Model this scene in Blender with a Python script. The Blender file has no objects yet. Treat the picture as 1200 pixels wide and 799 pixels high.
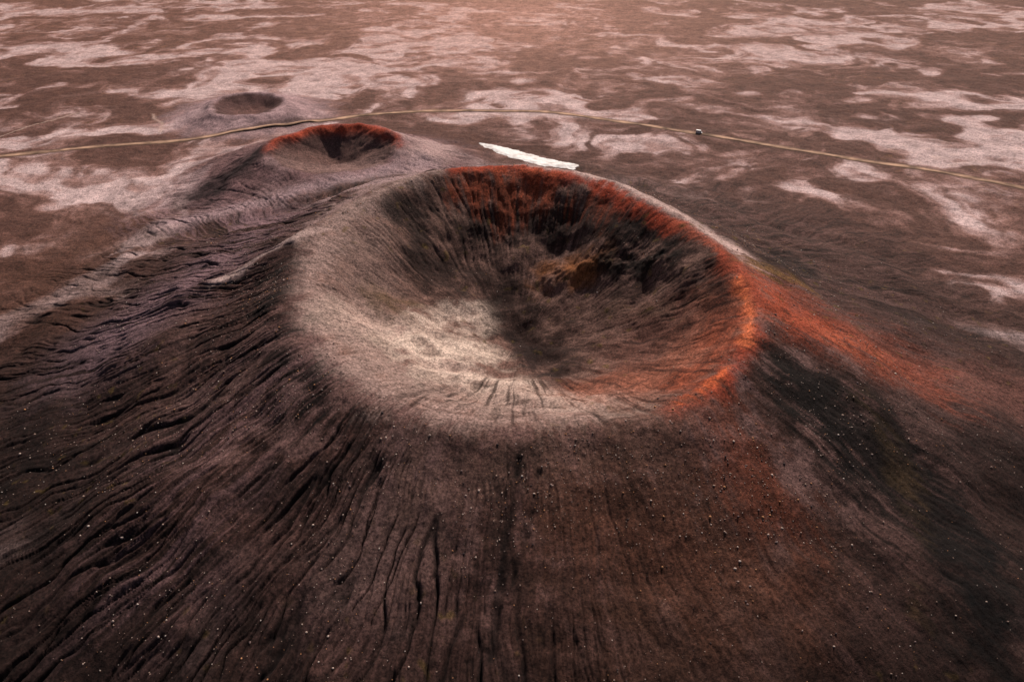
import bpy, bmesh, numpy as np, math, time
T0=time.time()
rad=math.radians
f32=np.float32
rng=np.random.default_rng(7)

# ------------------------------------------------------------------ noise
_perm=rng.permutation(4096).astype(np.int64)
def perlin(x,y,per=None,seed=0):
    xi=np.floor(x).astype(np.int64); yi=np.floor(y).astype(np.int64)
    xf=(x-xi).astype(f32); yf=(y-yi).astype(f32)
    def g(ix,iy,dx,dy):
        if per: ix=np.mod(ix,per)
        h=_perm[(ix*374761+iy*668265+seed*1274126)&4095]
        h=_perm[(h+ix*7+iy*131+seed*17)&4095]
        a=h.astype(f32)*f32(2*math.pi/4096)
        return np.cos(a)*dx+np.sin(a)*dy
    u=xf*xf*xf*(xf*(xf*6-15)+10); v=yf*yf*yf*(yf*(yf*6-15)+10)
    n00=g(xi,yi,xf,yf); n10=g(xi+1,yi,xf-1,yf)
    n01=g(xi,yi+1,xf,yf-1); n11=g(xi+1,yi+1,xf-1,yf-1)
    a=n00+u*(n10-n00); b=n01+u*(n11-n01)
    return (a+v*(b-a))*f32(1.5)
def fbm(x,y,o=4,seed=0,gain=.5):
    s=0;a=1.0
    for i in range(o):
        s=s+a*perlin(x,y,seed=seed+i*3); x=x*2.03+11.3; y=y*2.03+5.7; a*=gain
    return s
def ss(a,b,x):
    t=np.clip((x-a)/(b-a),0,1); return t*t*(3-2*t)
def smax(a,b,k):
    h=np.clip(.5+.5*(a-b)/k,0,1); return b*(1-h)+a*h+k*h*(1-h)

# ------------------------------------------------------------------ feature coordinates worked out from image pixels and assumed heights (metres)
RIM1=[(0,349.4,68),(35.1,336.2,68),(59.6,308.1,67),(80.2,279.3,66),(91.8,247.8,65),(93.2,221.1,63),(86.8,201.2,61),(75.2,183.7,59),(59.6,170.4,57),(40.7,163.5,55),(18.9,161.4,54),(-5.4,161.4,54),(-27.4,166.4,55),(-49,180.5,56),(-68.6,204.2,57),(-84.1,235.7,58),(-87.3,264.7,60),(-81.2,299.7,62),(-63.3,331.3,64),(-36.3,349.7,66)]
RIM2=[(-178,480,27),(-174,501,31),(-155,516,35),(-126,517,38),(-94,503,38),(-78,483,33),(-87,466,27),(-112,456,24),(-148,457,23)]
RIM3=[(-286,654,15),(-279,682,16),(-257,691,16),(-227,676,16),(-209,652,15),(-222,628,13),(-253,628,12)]
C1=(3,255);C2=(-130,488);C3=(-249,657)

def capdist(X,Y,pts):
    d=np.full(X.shape,1e9,dtype=f32)
    if len(pts)==1:
        return np.hypot(X-pts[0][0],Y-pts[0][1]).astype(f32)
    for (ax,ay),(bx,by) in zip(pts[:-1],pts[1:]):
        dx,dy=bx-ax,by-ay; L=dx*dx+dy*dy
        t=np.clip(((X-ax)*dx+(Y-ay)*dy)/L,0,1)
        q=(X-ax-t*dx)**2+(Y-ay-t*dy)**2
        d=np.minimum(d,q)
    return np.sqrt(d)
def cap(X,Y,pts,w,soft,off=None):
    out=np.zeros(X.shape,dtype=f32)
    xs=[p[0] for p in pts]; ys=[p[1] for p in pts]; m=w+soft*2+25
    s=(X>min(xs)-m)&(X<max(xs)+m)&(Y>min(ys)-m)&(Y<max(ys)+m)
    if not s.any(): return out
    d=capdist(X[s],Y[s],pts)
    if off is not None: d=d+off[s]
    out[s]=1-ss(w-soft,w+soft,d)
    return out

def polar(X,Y,c,rim):
    th=np.arctan2(Y-c[1],X-c[0]); r=np.hypot(X-c[0],Y-c[1])
    a=np.array([math.atan2(q[1]-c[1],q[0]-c[0]) for q in rim]); rr=np.array([math.hypot(q[0]-c[0],q[1]-c[1]) for q in rim]); zz=np.array([q[2] for q in rim],float)
    o=np.argsort(a)
    fine=np.linspace(-math.pi,math.pi,721)[:-1]
    Rf=np.interp(fine,a[o],rr[o],period=2*math.pi);Zf=np.interp(fine,a[o],zz[o],period=2*math.pi)
    ker=np.hanning(27);ker/=ker.sum()
    Rf=np.convolve(np.r_[Rf[-13:],Rf,Rf[:13]],ker,'valid');Zf=np.convolve(np.r_[Zf[-13:],Zf,Zf[:13]],ker,'valid')
    R=np.interp(th,fine,Rf,period=2*math.pi).astype(f32);Z=np.interp(th,fine,Zf,period=2*math.pi).astype(f32)
    return th.astype(f32),r.astype(f32),R,Z
def cone(r,R,Z,zf,L,p,k,q=2.0):
    Z=Z+k/4*1.0
    d=r-R;u=d/L
    zo=np.where(u<0,Z*(1-q*u),Z*np.clip(1-u,0,1)**q)
    zi=zf+(Z-zf)*(r/R)**p
    h=np.clip(.5+.5*(zo-zi)/k,0,1)
    return zo*(1-h)+zi*h-k*h*(1-h)

ROAD=[(-520,505),(-448,524),(-419,543),(-359,563),(-294,580),(-249,598),(-208,616),(-176,637),(-146,652),(-107,661),(-66,665),(16,666),(49,659),(80,643),(117,625),(152,605),(186,588),(218,572),(249,555),(278,539),(332,510),(378,477),(403,457),(480,410),(600,340)]
def smooth_path(P,n=12):
    P=[np.array(p,float) for p in P]; out=[]
    for i in range(len(P)-1):
        p0=P[max(i-1,0)];p1=P[i];p2=P[i+1];p3=P[min(i+2,len(P)-1)]
        for t in np.arange(n)/n:
            out.append(.5*((2*p1)+(-p0+p2)*t+(2*p0-5*p1+4*p2-p3)*t*t+(-p0+3*p1-3*p2+p3)*t**3))
    out.append(P[-1]); return np.array(out)
ROADF=smooth_path(ROAD)
ROADC=[tuple(p) for p in ROADF[::4]]
TRAIL=[[(-470,585),(-450,594),(-444,612),(-439,627),(-428,648),(-420,666)],[(-344,661),(-336,645),(-322,630),(-314,606)]]

def terrain(X,Y,color=True):
    """height (and base colour) of the volcanic field at world X,Y"""
    X=X.astype(f32);Y=Y.astype(f32)
    wx=fbm(X/34,Y/34,3,seed=40)*4; wy=fbm(X/34,Y/34,3,seed=50)*4
    th1,r1,R1,Z1=polar(X+wx*.65,Y+wy*.65,C1,RIM1)
    th2,r2,R2,Z2=polar(X+wx*1.1,Y+wy*1.1,C2,RIM2)
    th3,r3,R3,Z3=polar(X+wx*1.1,Y+wy*1.1,C3,RIM3)
    d1=r1-R1;d2=r2-R2;d3=r3-R3
    thg=np.arctan2(Y-C1[1],X-C1[0]).astype(f32)
    # left and far-right lips of the main crater are broad, the right one sharp
    broad=.5+.5*np.cos(th1-rad(195))
    br2=np.exp(-((th1-rad(42))/.45)**2)
    k1=5+9*broad**2+10*br2
    h1=cone(r1,R1,Z1,21,225+15*broad,1.55,k1,1.75)
    h2=cone(r2,R2,Z2,17,125,1.3,5,1.8)
    h3=cone(r3,R3,Z3,5,58,1.3,3.5,1.8)
    inm=ss(.0,.25,1.0-r1/R1)
    nl=fbm(X/12,Y/12,3,seed=45)
    ledge=cap(X,Y,[(21,291),(37,285),(62,274),(84,258)],2,12,wx*.9+nl*4)*inm
    h1=h1+4.2*ledge
    h1=h1+2.5*cap(X,Y,[(-40,262),(-46,235),(-36,205)],3,9,wx)*inm
    h1=h1+3.5*cap(X,Y,[(-40,235),(-22,232),(-14,213),(10,198)],6,18,wx*1.2)
    h1=h1-2.5*cap(X,Y,[(-58,245)],6,9,wx)
    h1=h1-2.6*cap(X,Y,[(4,262),(12,238),(18,222)],3,8,wx)
    h1=h1+fbm(X/24,Y/24,3,seed=47)*2.2*inm
    rB=capdist(X,Y,[(-215,395),(-170,422),(-105,449),(-61,468),(-20,470)])
    h2=smax(h2,14*np.exp(-((rB+wx)/34)**2)-1,10)
    rA=capdist(X,Y,[(-84,290),(-97,277),(-117,276),(-150,264)])
    h1=h1+4.0*np.exp(-((rA+wx*.4)/8)**2)*ss(0,12,d1)*(1-ss(50,90,d1))
    h1=h1+fbm(X/60,Y/60,3,seed=33)*4.0*ss(10,50,d1)*(1-ss(150,220,d1))
    macro=smax(smax(h1,h2,9),h3,4)
    # plain
    pl=fbm(X/170,Y/150,3,seed=3)
    far=ss(4,0,macro)
    plain=pl*5+fbm(X/45+wx*.05,Y/38,3,seed=9)*2.6
    dl=capdist(X,Y,ROADC)
    base=macro+plain*(.25+.75*far)*ss(0,10,d1)
    rd=1-ss(3.8,10.0,dl)
    u1=thg/(2*math.pi)+.5
    u2=th2/(2*math.pi)+.5
    # ---- rills
    wob0=perlin(X/48,Y/48,seed=70)*.0045
    wa=wob0+perlin(X/20,Y/20,seed=71)*.0034+perlin(X/7,Y/7,seed=72)*.0007
    wb=wob0+perlin(X/17,Y/17,seed=73)*.0028+perlin(X/6,Y/6,seed=74)*.0006
    wc=wob0+perlin(X/14,Y/14,seed=75)*.0017+perlin(X/5,Y/5,seed=76)*.0004
    wob=wc
    def chan(u,F,r,Lr,w,seed):
        n=perlin(u*F,r/Lr,per=F,seed=seed)
        return np.exp(-(n/w)**2)
    lg=np.log(np.maximum(r1,5))*60
    # a slight downslope curl on the left flank
    uc=u1+np.clip(d1,0,200)*.00007*ss(.3,-.5,np.cos(th1))
    c70=chan(uc+wa,80,lg,60,.04,101); c150=chan(uc+wb,180,lg,34,.065,102); c320=chan(uc+wc,400,lg,22,.12,103); c600=chan(uc+wc,820,lg,15,.25,104)
    mo=ss(3,22,d1)*(1-ss(140,220,d1))
    patch=ss(-.25,.3,fbm(X/50,Y/50,3,seed=77)); patch2=ss(-.2,.3,fbm(X/36,Y/36,3,seed=78)); patch3=ss(-.25,.35,fbm(X/26,Y/26,3,seed=79))
    left=.08+.92*ss(-.0,.7,np.cos(th1-rad(202)))
    rill=mo*(left*(1.9*c70*(.2+.8*patch)+1.5*c150*(.12+.88*patch2))+(.10+.8*left)*.95*c320*(.12+.88*patch3)+.14*c600)
    # one deep gully below the near rim
    gul=cap(X,Y,[(2,150),(0,138),(-3,122),(-4,104),(-8,80)],.2,1.6,perlin(X/5,Y/5,seed=80)*1.4)
    gul=np.maximum(gul,cap(X,Y,[(8,146),(5,130),(-1,112)],.1,1.3,perlin(X/5,Y/5,seed=81)*1.2))
    rill=rill+1.4*gul
    mi=ss(.28,.55,r1/R1)*(1-ss(.92,.995,r1/R1))
    i50=chan(u1+wa*1.5,46,r1,50,.06,109); i90=chan(u1+wc*1.6,100,r1,40,.08,105); i240=chan(u1+wc,260,r1,26,.15,106)
    backw=ss(-.1,.7,np.sin(th1-rad(-10)))
    rilli=mi*(.55*i50*backw*patch3+.7*i90*(.12+.88*backw)*(.2+.8*patch2)+.4*i240*patch3)
    s60=chan(u2+wb,56,r2,40,.09,107); s130=chan(u2+wb,150,r2,24,.15,108)
    m2=ss(2,16,d2)*(1-ss(50,90,d2))*ss(.0,3.0,h2-h1+2)
    rill2=m2*(.8*s60*patch2+.4*s130)
    mi2=ss(.2,.5,r2/R2)*(1-ss(.85,.98,r2/R2))
    rill2=rill2+mi2*.35*s60
    fine=fbm(X/7,Y/7,3,seed=120)*.38+fbm(X/1.7,Y/1.7,2,seed=130)*.14
    fine=fine+ledge*np.abs(fbm(X/4,Y/4,3,seed=46))*2.0
    # hummocky lava in the distance
    lava=ss(.05,.45,fbm(X/150,Y/150,2,seed=150)+ss(700,1150,Y)*.3+ss(0,500,X)*.15-.12)*far
    hm=fbm(X/10,Y/10,3,seed=140)
    hum=lava*np.maximum(hm,0)**1.3*3.6
    dr=perlin(X/85+wx*.09,Y/60+wy*.09,seed=160)
    drain=np.exp(-(dr/.045)**2)*far*ss(-.3,.4,fbm(X/100,Y/100,2,seed=165))
    h=base-rill-rilli-rill2+fine*(1-rd)+hum*(1-rd)-drain*1.2*(1-rd)
    bed=macro+pl*5*(.25+.75*far)+.4
    h=h*(1-rd)+(bed-.25)*rd
    if not color: return h,bed
    # ------------------------------------------------ colour of the scoria / ash
    def L(r,g,b):
        c=np.array([r,g,b])/255.; return np.where(c<=.04045,c/12.92,((c+.055)/1.055)**2.4).astype(f32)
    col=np.empty(X.shape+(3,),f32)
    def mix(m,c,s=1.0):
        m=(np.clip(m,0,1)*s)[...,None]
        col[...]=col*(1-m)+L(*c)*m
    sw=fbm(X/110,Y/110,3,seed=201)*.7; sw2=fbm(X/110,Y/110,3,seed=205)*.7
    nA=fbm(X/170+sw,Y/105+sw2,6,seed=200,gain=.54)
    nB=fbm(X/130,Y/110,4,seed=210)
    nC=fbm(X/14,Y/14,4,seed=220,gain=.6)
    nD=fbm(X/46+sw,Y/30+sw2,5,seed=215)
    bias=.0
    for p,wd in (([(235,500),(300,440),(330,390)],48),([(215,470),(250,420)],20),([(20,600),(90,575)],30),([(-330,800),(-140,840),(-60,930)],60),([(-10,760)],50),([(-420,640),(-330,700)],50),([(330,560),(260,640)],30)):
        bias=bias+cap(X,Y,p,wd,wd*.9)*.32
    bias=bias-.10-.18*cap(X,Y,[(180,300),(210,400)],30,50)-.2*cap(X,Y,[(150,700),(420,760)],60,90)
    nA=nA+bias
    col[...]=L(104,74,67)
    mix(ss(-.5,.7,nB),(128,95,87),.8)
    mix(ss(-.22,.22,nA+.15*nC+.25*nD),(144,114,109),.8)
    mix(ss(-.04,.24,nA+.12*nC+.16*nD)*(.15+.85*ss(-.4,.4,nD)),(170,143,140),.85)
    mix(ss(.18,.5,nA+.3*nD),(196,173,172),.6)
    mix(ss(-.12,-.45,nA+.2*nD),(76,50,42),.8)
    mix(ss(.1,.6,nD+.2*nC)*ss(.1,-.15,nA),(78,53,46),.7)
    mix(drain,(72,49,42),.75)
    mix(lava*ss(.05,.5,hm),(52,34,27),.85)
    mix(lava*ss(.4,.65,fbm(X/9,Y/9,3,seed=240)+.25*nB),(186,136,50),.8)
    haze=ss(560,1250,Y)  # distance haze and warm glow mixed into the far plain's colour
    mix(haze*ss(550,-200,np.abs(X)),(210,158,140),.52)
    mix(haze,(152,106,88),.22)
    # dark apron that surrounds the cones
    st=perlin((uc+wc*1.5)*300,lg/30,per=300,seed=230)+.8*perlin((uc+wc)*900,lg/16,per=900,seed=231)+.6*perlin((uc+wc)*1900,lg/10,per=1900,seed=234)
    st2=perlin((uc+wob*2)*60,lg/70,per=60,seed=232)
    strk=.35+.65*ss(-.2,.6,np.abs(np.cos(th1)))
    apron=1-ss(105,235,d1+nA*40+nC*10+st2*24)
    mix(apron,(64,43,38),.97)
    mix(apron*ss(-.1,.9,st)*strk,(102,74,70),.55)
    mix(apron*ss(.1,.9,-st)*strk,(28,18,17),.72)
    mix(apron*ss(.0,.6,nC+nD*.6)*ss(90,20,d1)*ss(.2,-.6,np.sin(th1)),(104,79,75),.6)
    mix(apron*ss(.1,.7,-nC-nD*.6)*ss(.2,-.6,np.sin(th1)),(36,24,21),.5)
    mix(cap(X,Y,[(35,140),(60,115),(40,95)],25,30,nC*9),(74,48,35),.6)
    # darker lower skirts
    mix(apron*ss(46,105,d1+nC*8+st2*10)*ss(.45,-.3,np.sin(th1)),(27,16,13),.82)  # corner vignette put into the colour of the lower flank
    mix(cap(X,Y,[(-250,300),(-275,360),(-250,400)],35,45,nC*9),(76,49,38),.72)
    # mauve sheen left of the cone
    mix(cap(X,Y,[(-225,425),(-170,395),(-130,345),(-150,290),(-175,250)],20,35,nC*9)*ss(-.6,.4,st+st2),(144,115,122),.65)
    mix(cap(X,Y,[(-85,190),(-100,160),(-105,130)],18,25,nC*9)*ss(-.4,.6,st+st2),(112,85,86),.65)
    mix(cap(X,Y,[(-30,140),(-42,118)],12,16,nC*9),(106,82,78),.6)
    # scoria inside the crater
    ins=ss(1.01,.96,r1/R1)
    mix(ins,(88,64,57))
    sti=perlin((u1+wc*1.5)*170,r1/34,per=170,seed=250)+.7*perlin((u1+wc)*480,r1/20,per=480,seed=251)
    ring=perlin(u1*26,r1/2.6+nC*.6,per=26,seed=252)
    mix(ins*ss(0,.9,sti),(124,95,86),.5)
    mix(ins*ss(0,.9,-sti),(42,28,24),.6)
    mix(ins*ss(.1,.7,nC),(112,86,77),.4)
    e=nC*5+st*2.0
    # second and third cone
    mix((1-ss(40,100,d2+nC*12))*ss(-4,4,h2-h1),(114,86,87),.8)
    mix(m2*ss(0,.8,-perlin((u2+wob)*130,r2/40,per=130,seed=260)),(60,41,42),.5)
    mix(cap(X,Y,[(-184,486),(-200,465),(-218,445)],12,12,nC*6),(30,20,22),.88)  # shaded left side of the second cone, painted dark
    mix(cap(X,Y,[(-84,511),(-60,540),(-60,500),(-70,470)],12,14,nC*6),(172,145,142),.75)
    mix(ss(.97,.85,r2/R2),(80,56,51),.9)
    mix(ss(.9,.4,r2/R2),(112,84,77),.6)
    mix(ss(.97,.75,r2/R2)*ss(.2,-.5,np.sin(th2)),(128,101,96),.7)
    rr2=np.exp(-((d2+2.5+nC*1.5)/4.6)**2)
    mix(rr2*ss(-.25,.35,np.sin(th2-rad(0))+nC*.2),(166,68,42),.9)
    mix(1-ss(18,58,d3+nC*10),(148,122,124),.88)
    mix(ss(1.02,.8,r3/R3+nC*.06),(74,48,44),.92)
    mix(ss(.55,.3,r3/R3),(104,74,68),.7)
    # pale ash
    mix(cap(X,Y,[(-215,398),(-170,422),(-105,449),(-61,475)],6,12,e),(172,145,148),.85)
    mix(cap(X,Y,[(-120,395),(-85,370),(-50,362)],12,12,e),(166,139,138),.82)
    mix(cap(X,Y,[(-70,352),(-88,320),(-98,296)],8,8,e),(146,120,116),.85)
    mix(cap(X,Y,[(-84,290),(-97,277),(-117,276),(-135,270)],2.2,3.5,e*.5),(190,164,158),.88)
    # left wall, grey ash
    mix(cap(X,Y,[(-74,300),(-66,262),(-56,225)],15,13,nC*8+sti*5),(124,100,93),.82)
    er=nC*6+st*4
    mix(cap(X,Y,[(-46,350),(-66,328),(-82,297),(-86,262),(-79,228),(-64,200),(-45,179),(-22,168),(0,165),(22,165)],5,7,er*1.2),(148,123,116),.92)
    mix(cap(X,Y,[(-70,232),(-58,210),(-42,193),(-20,182),(0,178),(22,174)],9,10,e*1.2),(150,126,118),.85)
    mix(cap(X,Y,[(-62,230),(-42,232),(-26,215),(-10,198),(10,190),(34,181)],13,9,nC*8),(162,139,129),.85)
    mix(cap(X,Y,[(-40,250),(-28,260),(-14,270)],6,5,nC*8),(192,170,157),.88)
    mix(cap(X,Y,[(-40,226),(-16,236)],11,9,nC*10),(198,177,163),.88)
    mix(cap(X,Y,[(-30,210),(0,206)],8,7,nC*8),(192,170,157),.86)
    mix(cap(X,Y,[(0,198),(28,188)],5,7,nC*6),(178,154,142),.8)
    mix(ins*cap(X,Y,[(-44,240),(-20,228),(0,205)],26,10)*ss(.05,.55,-nC),(136,111,101),.6)
    mix(cap(X,Y,[(-52,252),(-58,258),(-46,262)],4,6,nC*5),(84,64,42),.75)
    # flat pale shelf on the far right rim
    mix(cap(X,Y,[(6,356),(38,343),(66,315),(88,288),(104,260)],8,5,e*.8-1),(174,148,142),.87)
    # dark parts
    mix(cap(X,Y,[(-100,255),(-97,225),(-80,192),(-62,172)],3,8,nC*6+st*8),(22,15,14),.9)  # shading beside the left rim painted into the colour
    mix(cap(X,Y,[(-54,322),(-44,302),(-38,286)],9,9,nC*5+sti*6),(38,26,23),.82)  # shadow wedge on the far-left inner wall, painted dark
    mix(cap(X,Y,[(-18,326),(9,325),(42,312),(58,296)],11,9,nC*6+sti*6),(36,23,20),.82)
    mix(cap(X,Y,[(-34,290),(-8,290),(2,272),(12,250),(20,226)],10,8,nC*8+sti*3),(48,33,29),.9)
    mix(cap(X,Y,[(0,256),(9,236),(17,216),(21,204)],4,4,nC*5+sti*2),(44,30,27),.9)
    # reddish inner walls
    mix(cap(X,Y,[(86,232),(74,212),(54,198),(36,196)],16,12,nC*6+sti*5),(134,80,62),.85)
    mix(cap(X,Y,[(84,222),(72,200),(58,186)],5,7,nC*5+sti*4),(158,78,52),.65)
    mix(cap(X,Y,[(60,240),(48,222)],12,12,nC*5+sti*5),(96,62,53),.75)
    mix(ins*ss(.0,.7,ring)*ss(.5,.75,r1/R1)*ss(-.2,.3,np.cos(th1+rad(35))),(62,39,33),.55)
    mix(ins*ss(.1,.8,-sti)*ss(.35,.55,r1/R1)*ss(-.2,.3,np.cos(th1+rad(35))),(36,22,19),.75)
    mix(cap(X,Y,[(-20,342),(2,334),(18,336)],9,9,nC*5+sti*9),(140,66,42),.82)
    mix(cap(X,Y,[(34,326),(50,308)],4,7,nC*5+sti*7),(128,62,42),.72)
    mix(cap(X,Y,[(-6,318),(-4,335)],3,4,nC*2+sti*3),(128,66,45),.65)
    mix(cap(X,Y,[(19,290),(37,284)],6,8,nC*6),(136,84,48),.85)
    lk=nC*10+nl*5
    mix(cap(X,Y,[(44,281),(60,276),(76,266),(86,254)],2.5,5,lk),(26,19,17),.88)
    mix(cap(X,Y,[(48,264),(66,256)],1,6,lk),(42,29,25),.75)
    mix(cap(X,Y,[(50,256),(62,248)],3,7,lk),(112,84,72),.5)
    mix(cap(X,Y,[(78,250),(84,236),(84,222)],4,5,nC*6),(36,23,20),.7)
    mix(cap(X,Y,[(70,284),(52,302)],4,5,nC*6),(28,19,17),.8)
    # red oxidised rim
    mix(cap(X,Y,[(-28,351),(0,349),(32,336),(54,315),(66,297),(74,284)],3.2,3.8,e*.8),(158,62,38),.9)
    mix(cap(X,Y,[(-10,348),(22,341)],1.2,3,e*.6),(186,90,58),.6)
    mix(cap(X,Y,[(74,288),(88,262),(91,246)],2.4,3.4,e*.7),(156,76,54),.78)
    mix(cap(X,Y,[(90,254),(95,228),(88,203),(76,185),(66,175),(52,167)],3.2,4.2,e*.8),(156,66,44),.9)
    mix(cap(X,Y,[(91,238),(90,215),(83,198)],2.0,2.3,nC*2),(212,112,70),.85)
    mix(cap(X,Y,[(74,186),(62,175),(54,170)],1.2,1.9,nC*1.8),(214,104,62),.85)
    # red flank on the right
    es=nC*9+st*9+st2*7
    mix(cap(X,Y,[(150,226),(190,222),(250,215)],18,22,es),(112,74,66),.78)
    mix(cap(X,Y,[(112,246),(114,220),(134,222),(156,222)],17,17,es*1.2),(122,62,46),.88)
    mix(cap(X,Y,[(104,240),(106,214),(120,224)],7,10,es),(154,70,46),.82)
    mix(cap(X,Y,[(122,218),(142,216)],3,9,es),(160,82,57),.65)
    mix(cap(X,Y,[(112,236),(140,232),(170,232)],1,5,es),(46,30,27),.5)
    mix(cap(X,Y,[(84,180),(92,174),(96,186)],5,8,es),(60,36,28),.7)
    mix(cap(X,Y,[(62,166),(70,152),(78,138)],9,15,es),(106,55,39),.75)
    mix(cap(X,Y,[(20,136),(50,126),(72,118)],8,20,es),(98,62,49),.6)
    mix(cap(X,Y,[(52,160),(20,155),(0,150),(-20,142)],8,12,es),(100,75,67),.65)
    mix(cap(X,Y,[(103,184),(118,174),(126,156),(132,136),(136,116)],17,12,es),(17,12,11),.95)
    mix(cap(X,Y,[(112,262),(128,285),(140,310)],9,8,es),(34,24,22),.8)
    mix(cap(X,Y,[(104,256),(118,264),(130,262)],3,5,es*.7),(132,98,54),.5)
    mix(cap(X,Y,[(122,186),(130,160),(124,136),(112,112)],1,6,es*.6),(84,64,42),.4)
    mix(ss(.55,.9,fbm(X/5,Y/5,2,seed=300))*ss(.1,.5,nB+.2)*apron,(92,74,36),.5)
    mix(cap(X,Y,[(3,152),(1,138),(-3,120),(-6,96)],2,5,nC*3+st*2),(34,23,21),.78)
    # rill shade painted into the colour, darkest in the deepest beds
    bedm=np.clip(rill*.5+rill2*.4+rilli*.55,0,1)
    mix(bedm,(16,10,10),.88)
    for t_ in TRAIL: mix(cap(X,Y,t_,1.2,1.5,nC),(176,150,138),.7)
    mix(rd*ss(10,3,dl),(76,54,47),.6)
    g=fbm(X/2.2,Y/2.2,2,seed=310)+.9*perlin(X/.9,Y/.9,seed=320)*ss(500,300,Y)
    col*= (1+.26*nC+.30*g)[...,None].clip(.35,1.9)
    return h,bed,col

# ------------------------------------------------------------------ ground sheet
ys=[95.0]
while ys[-1]<9000:
    y=ys[-1]
    s=.5 if y<370 else (.5+(y-370)*.0022 if y<700 else (1.25+(y-700)*.004 if y<1450 else (y-1450)*.06+4.3))
    ys.append(y+s)
lo=[95.0];s=.5
while lo[-1]>-3000:
    s*=1.10; lo.append(lo[-1]-s)
ys=np.array(lo[:0:-1]+ys)
sx=list(np.linspace(-1,1,1250)); s=2/1250
e=[];v=1.0
while v<9: s*=1.13; v+=s; e.append(v)
sx=np.array([-q for q in e[::-1]]+sx+e)
Wd=.74*np.maximum(ys,60)+108
Xg=(sx[None,:]*Wd[:,None]).astype(f32); Yg=np.repeat(ys[:,None],len(sx),1).astype(f32)
ny,nx=Xg.shape
Hs=np.empty((ny,nx),f32);Cs=np.empty((ny,nx,3),f32)
for i in range(0,ny,200):
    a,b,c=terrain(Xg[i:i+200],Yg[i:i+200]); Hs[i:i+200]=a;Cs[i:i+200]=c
print("terrain",ny,nx,time.time()-T0)
def grid_mesh(name,X,Y,Z):
    ny,nx=X.shape
    me=bpy.data.meshes.new(name)
    me.vertices.add(nx*ny)
    me.vertices.foreach_set("co",np.stack([X,Y,Z],-1).astype(f32).ravel())
    idx=np.arange(nx*ny,dtype=np.int32).reshape(ny,nx)
    q=np.stack([idx[:-1,:-1],idx[:-1,1:],idx[1:,1:],idx[1:,:-1]],-1).reshape(-1,4)
    me.loops.add(q.size);me.polygons.add(len(q))
    me.loops.foreach_set("vertex_index",q.ravel())
    me.polygons.foreach_set("loop_start",np.arange(0,q.size,4,dtype=np.int32))
    me.update(calc_edges=True)
    me.polygons.foreach_set("use_smooth",np.ones(len(q),bool))
    return me
def add_col(me,C,name="scoria"):
    at=me.color_attributes.new(name,'FLOAT_COLOR','POINT')
    buf=np.ones((len(me.vertices),4),f32);buf[:,:3]=np.clip(C.reshape(-1,3),.003,.8)
    at.data.foreach_set("color",buf.ravel())
def link(me,name,parent=None):
    o=bpy.data.objects.new(name,me);bpy.context.scene.collection.objects.link(o)
    if parent:o.parent=parent
    return o
def N(nt,t,**k):
    n=nt.nodes.new(t)
    for a,b in k.items(): setattr(n,a,b)
    return n
def base_mat(name,rough=.95,spec=.15):
    m=bpy.data.materials.new(name);m.use_nodes=True
    b=m.node_tree.nodes["Principled BSDF"];b.inputs["Roughness"].default_value=rough
    b.inputs["Specular IOR Level"].default_value=spec
    return m,m.node_tree,b
m,nt,b=base_mat("scoria_and_ash")
at=N(nt,'ShaderNodeAttribute',attribute_name="scoria")
tc=N(nt,'ShaderNodeTexCoord')
n1=N(nt,'ShaderNodeTexNoise');n1.inputs['Scale'].default_value=1.3;n1.inputs['Detail'].default_value=5;n1.inputs['Roughness'].default_value=.78
nt.links.new(tc.outputs['Object'],n1.inputs['Vector'])
mr=N(nt,'ShaderNodeMapRange');mr.inputs['From Min'].default_value=.34;mr.inputs['From Max'].default_value=.66;mr.inputs['To Min'].default_value=.25;mr.inputs['To Max'].default_value=1.75
nt.links.new(n1.outputs['Fac'],mr.inputs['Value'])
mu=N(nt,'ShaderNodeVectorMath',operation='SCALE')
nt.links.new(at.outputs['Color'],mu.inputs[0]);nt.links.new(mr.outputs[0],mu.inputs['Scale'])
nt.links.new(mu.outputs[0],b.inputs['Base Color'])
bp=N(nt,'ShaderNodeBump');bp.inputs['Strength'].default_value=.9;bp.inputs['Distance'].default_value=.5
nt.links.new(n1.outputs['Fac'],bp.inputs['Height']);nt.links.new(bp.outputs[0],b.inputs['Normal'])
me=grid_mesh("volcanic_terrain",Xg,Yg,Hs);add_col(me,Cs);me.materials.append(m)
link(me,"volcanic_terrain")
print("mesh",time.time()-T0)

def hz(x,y):
    x=np.atleast_1d(np.asarray(x,float));y=np.atleast_1d(np.asarray(y,float))
    return terrain(x,y,False)

# ------------------------------------------------------------------ gravel road
P=smooth_path(ROAD,40)
Tn=np.gradient(P,axis=0);Tn/=np.linalg.norm(Tn,axis=1)[:,None];Nn=np.stack([-Tn[:,1],Tn[:,0]],1)
offs=np.array([-3.3,-2.7,-2.0,-1.2,-.5,0,.5,1.2,2.0,2.7,3.3]);oz=np.array([-.3,.2,.12,-.02,.06,.1,.06,-.02,.12,.2,-.3])+.05
wv=1+.14*np.sin(np.arange(len(P))*.21)+.1*np.sin(np.arange(len(P))*.083+1)
RX=P[:,0:1]+Nn[:,0:1]*offs*wv[:,None];RY=P[:,1:2]+Nn[:,1:2]*offs*wv[:,None]
cz=hz(P[:,0],P[:,1])[1]
RZ=cz[:,None]+oz[None,:]
me=grid_mesh("gravel_road",RX,RY,RZ)
cc=np.where(np.abs(np.abs(offs)-1.1)<.8,1.0,.65)[None,:,None]*np.array([.38,.235,.16])[None,None,:]*np.ones((len(P),1,1))
add_col(me,cc)
mr_,nt,b=base_mat("packed_gravel")
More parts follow.
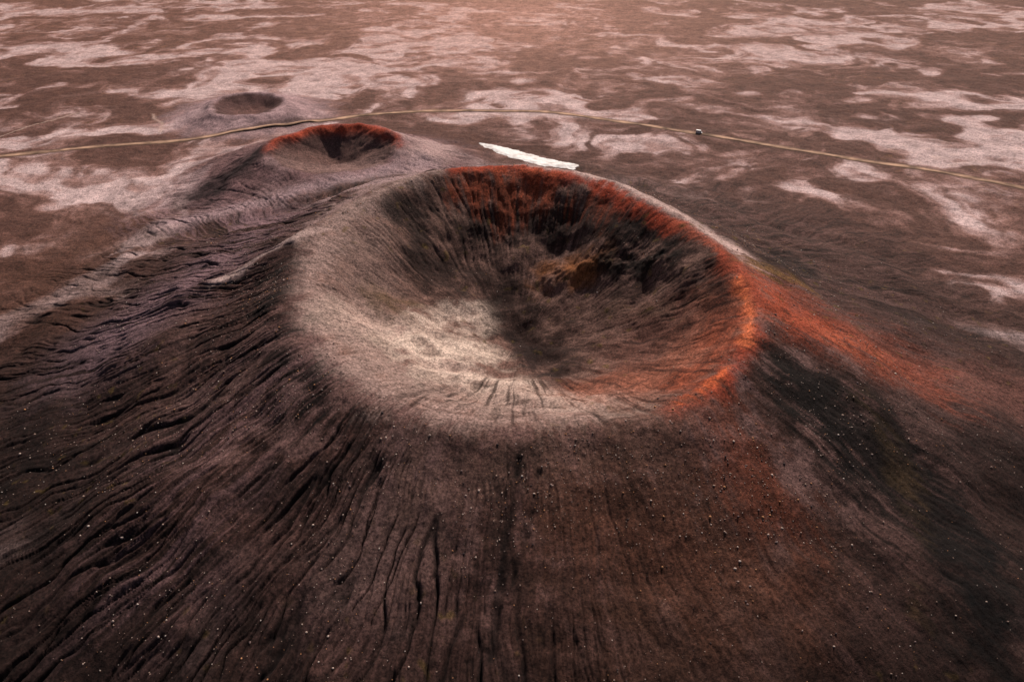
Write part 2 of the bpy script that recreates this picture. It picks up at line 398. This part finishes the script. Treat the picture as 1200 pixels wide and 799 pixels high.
a=N(nt,'ShaderNodeAttribute',attribute_name="scoria");n=N(nt,'ShaderNodeTexNoise');n.inputs['Scale'].default_value=.1;n.inputs['Detail'].default_value=6
t=N(nt,'ShaderNodeTexCoord');nt.links.new(t.outputs['Object'],n.inputs['Vector'])
r=N(nt,'ShaderNodeMapRange');r.inputs['From Min'].default_value=.3;r.inputs['From Max'].default_value=.7;r.inputs['To Min'].default_value=.35;r.inputs['To Max'].default_value=1.5
nt.links.new(n.outputs['Fac'],r.inputs['Value'])
s_=N(nt,'ShaderNodeVectorMath',operation='SCALE');nt.links.new(a.outputs['Color'],s_.inputs[0]);nt.links.new(r.outputs[0],s_.inputs['Scale']);nt.links.new(s_.outputs[0],b.inputs['Base Color'])
me.materials.append(mr_);link(me,"gravel_road")

# ------------------------------------------------------------------ snow patch
SN=[(-30,576),(-12,569),(6,556),(32,537),(52,519),(49,508),(27,512),(2,530),(-14,548),(-22,562)]
gx=np.arange(-45,70,.6);gy=np.arange(495,590,.6)
SX,SY=np.meshgrid(gx,gy)
d=capdist(SX,SY,SN+[SN[0]])
ins=np.zeros(SX.shape,bool)
for (ax,ay),(bx,by) in zip(SN,SN[1:]+SN[:1]):
    c=((ay>SY)!=(by>SY))&(SX<(bx-ax)*(SY-ay)/(by-ay+1e-9)+ax); ins^=c
sd=np.where(ins,d,-d)+fbm(SX.astype(f32)/11,SY.astype(f32)/7,4,seed=400)*2.2-.3
sz=hz(SX.ravel(),SY.ravel())[0].reshape(SX.shape)+np.clip(sd*.2,-.6,.9)
bm=bmesh.new();vid={}
keep=sd>-1.2
H_,W_=SX.shape
for j in range(H_-1):
    for i in range(W_-1):
        if keep[j,i] and keep[j,i+1] and keep[j+1,i] and keep[j+1,i+1]:
            vs=[]
            for (q,p) in ((j,i),(j,i+1),(j+1,i+1),(j+1,i)):
                if (q,p) not in vid: vid[(q,p)]=bm.verts.new((SX[q,p],SY[q,p],sz[q,p]))
                vs.append(vid[(q,p)])
            f=bm.faces.new(vs);f.smooth=True
me=bpy.data.meshes.new("snow_patch");bm.to_mesh(me);bm.free()
ms,nt,b=base_mat("old_snow",.7,.3)
n=N(nt,'ShaderNodeTexNoise');n.inputs['Scale'].default_value=.15;n.inputs['Detail'].default_value=6
t=N(nt,'ShaderNodeTexCoord');nt.links.new(t.outputs['Object'],n.inputs['Vector'])
cr=N(nt,'ShaderNodeValToRGB');cr.color_ramp.elements[0].position=.3;cr.color_ramp.elements[0].color=(.46,.4,.38,1);cr.color_ramp.elements[1].position=.55;cr.color_ramp.elements[1].color=(.74,.72,.71,1)
nt.links.new(n.outputs['Fac'],cr.inputs[0]);nt.links.new(cr.outputs[0],b.inputs['Base Color'])
me.materials.append(ms);link(me,"snow_patch")

# ------------------------------------------------------------------ loose rocks
t_=(1+5**.5)/2
ico=np.array([(-1,t_,0),(1,t_,0),(-1,-t_,0),(1,-t_,0),(0,-1,t_),(0,1,t_),(0,-1,-t_),(0,1,-t_),(t_,0,-1),(t_,0,1),(-t_,0,-1),(-t_,0,1)])/np.sqrt(1+t_*t_)
tri=np.array([(0,11,5),(0,5,1),(0,1,7),(0,7,10),(0,10,11),(1,5,9),(5,11,4),(11,10,2),(10,7,6),(7,1,8),(3,9,4),(3,4,2),(3,2,6),(3,6,8),(3,8,9),(4,9,5),(2,4,11),(6,2,10),(8,6,7),(9,8,1)])
n1_=24000
rx=rng.uniform(-210,230,n1_*3);ry=rng.uniform(60,420,n1_*3)
rr=np.hypot(rx-3,ry-255)
prob=np.where(rr<95,.12,np.exp(-((rr-95)/80)**2))*(ss(-.3,.6,fbm(rx.astype(f32)/40,ry.astype(f32)/40,2,seed=500))*.8+.2)
k=rng.random(len(rx))<prob
rx=rx[k][:n1_];ry=ry[k][:n1_]
rz=hz(rx,ry)[0]
nr=len(rx);sc=.07+.065*rng.gamma(1.2,.9,nr);sc=np.clip(sc,.07,.45)
V=ico[None]*(1+rng.uniform(-.28,.28,(nr,12,1)))*sc[:,None,None]*rng.uniform(.7,1.25,(nr,1,3))
V=V+np.stack([rx,ry,rz+sc*.3],1)[:,None,:]
F=(tri[None]+(np.arange(nr)*12)[:,None,None]).reshape(-1,3)
me=bpy.data.meshes.new("scattered_rocks");me.vertices.add(nr*12);me.vertices.foreach_set("co",V.astype(f32).ravel())
me.loops.add(F.size);me.polygons.add(len(F));me.loops.foreach_set("vertex_index",F.ravel().astype(np.int32));me.polygons.foreach_set("loop_start",np.arange(0,F.size,3,dtype=np.int32));me.update(calc_edges=True)
pal=np.array([(.5,.38,.32),(.36,.25,.2),(.45,.22,.11),(.2,.14,.13),(.6,.5,.44),(.06,.045,.045)])
add_col(me,np.repeat(pal[rng.choice(6,nr,p=[.24,.24,.16,.12,.08,.16])][:,None,:],12,1))
mk,nt,b=base_mat("volcanic_rock")
a=N(nt,'ShaderNodeAttribute',attribute_name="scoria");nt.links.new(a.outputs['Color'],b.inputs['Base Color'])
me.materials.append(mk);link(me,"scattered_rocks")

# ------------------------------------------------------------------ camper van on the road
def pm(name,c,rough=.5,spec=.5,metal=0):
    m,nt,b=base_mat(name,rough,spec)
    n=N(nt,'ShaderNodeTexNoise');n.inputs['Scale'].default_value=3
    r=N(nt,'ShaderNodeValToRGB');r.color_ramp.elements[0].color=(*[q*.85 for q in c],1);r.color_ramp.elements[1].color=(*c,1)
    nt.links.new(n.outputs['Fac'],r.inputs[0]);nt.links.new(r.outputs[0],b.inputs['Base Color']);b.inputs['Metallic'].default_value=metal
    return m
white=pm("white_paint",(.8,.8,.8),.35);glass=pm("dark_glass",(.02,.025,.03),.08);rub=pm("tyre_rubber",(.02,.02,.02),.9);red=pm("tail_lamp",(.5,.02,.02),.3)
van=bpy.data.objects.new("camper_van",None);bpy.context.scene.collection.objects.link(van)
def prism(name,prof,y0,y1,mat,bev=.06,axis='y'):
    bm=bmesh.new()
    A=[bm.verts.new((x,y0,z)) for x,z in prof];B=[bm.verts.new((x,y1,z)) for x,z in prof]
    bm.faces.new(A);bm.faces.new(B[::-1])
    for i in range(len(prof)): bm.faces.new((A[i],B[i],B[(i+1)%len(prof)],A[(i+1)%len(prof)]))
    bmesh.ops.recalc_face_normals(bm,faces=bm.faces)
    if bev: bmesh.ops.bevel(bm,geom=bm.edges[:],offset=bev,segments=2,affect='EDGES')
    me=bpy.data.meshes.new(name);bm.to_mesh(me);bm.free();me.materials.append(mat);return link(me,name,van)
prism("body",[(-2.7,.4),(2.55,.4),(2.7,.6),(2.65,1.15),(1.95,1.3),(1.35,2.15),(1.5,2.7),(1.1,2.85),(-2.7,2.85)],-1.05,1.05,white,.08)
prism("windscreen",[(1.99,1.33),(1.93,1.31),(1.4,2.08),(1.47,2.1)],-.9,.9,glass,0)
for s_ in (-1,1):
    y0,y1=sorted((s_*1.04,s_*1.065))
    prism("cab_window",[(1.7,1.35),(.75,1.35),(.75,2.0),(1.3,2.0)],y0,y1,glass,0)
    prism("side_window",[(.2,1.45),(-.8,1.45),(-.8,2.05),(.2,2.05)],y0,y1,glass,0)
    prism("rear_side_window",[(-1.3,1.45),(-2.3,1.45),(-2.3,2.05),(-1.3,2.05)],y0,y1,glass,0)
    for wx_ in (-1.75,1.75):
        pr=[(wx_+.38*math.cos(q),.38+.38*math.sin(q)) for q in np.linspace(0,2*math.pi,20,endpoint=False)]
        a_,b_=sorted((s_*.85,s_*1.09));prism("wheel",pr,a_,b_,rub,.03)
    a_,b_=sorted((s_*.7,s_*.95))
    prism("tail_light",[(-2.73,.9),(-2.69,.9),(-2.69,1.2),(-2.73,1.2)],a_,b_,red,0)
    a_,b_=sorted((s_*1.08,s_*1.28));prism("mirror",[(1.75,1.5),(1.65,1.5),(1.65,1.8),(1.75,1.8)],a_,b_,rub,.02)
prism("rear_window",[(-2.72,1.6),(-2.69,1.6),(-2.69,2.2),(-2.72,2.2)],-.7,.7,glass,0)
i=int(np.argmin(np.hypot(P[:,0]-165,P[:,1]-598)))
van.location=(P[i,0],P[i,1],cz[i]+.07);van.rotation_euler=(0,0,math.atan2(Tn[i,1],Tn[i,0]))

# ------------------------------------------------------------------ light, sky
sun_el=42;sun_az=rad(18)   # azimuth clockwise from +Y
sd=bpy.data.lights.new("sun","SUN");sd.energy=4.9;sd.angle=rad(1.2);sd.color=(1,.875,.785)
so=bpy.data.objects.new("sun",sd);bpy.context.scene.collection.objects.link(so)
so.rotation_euler=(rad(90-sun_el),0,math.pi-sun_az) 
w=bpy.data.worlds.new("World");bpy.context.scene.world=w;w.use_nodes=True
sk=w.node_tree.nodes.new('ShaderNodeTexSky');sk.sky_type='NISHITA';sk.sun_disc=False;sk.sun_elevation=rad(sun_el);sk.sun_rotation=sun_az;sk.dust_density=5;sk.air_density=1
w.node_tree.links.new(sk.outputs[0],w.node_tree.nodes['Background'].inputs[0]);w.node_tree.nodes['Background'].inputs[1].default_value=.05
# ------------------------------------------------------------------ camera
cd=bpy.data.cameras.new("camera");cd.lens=24;cd.sensor_width=36;cd.clip_end=20000;cd.clip_start=.5
co=bpy.data.objects.new("camera",cd);bpy.context.scene.collection.objects.link(co)
co.location=(0,0,200);co.rotation_euler=(rad(55),0,0);bpy.context.scene.camera=co
bpy.context.scene.view_settings.view_transform='Standard'
print("done",time.time()-T0)
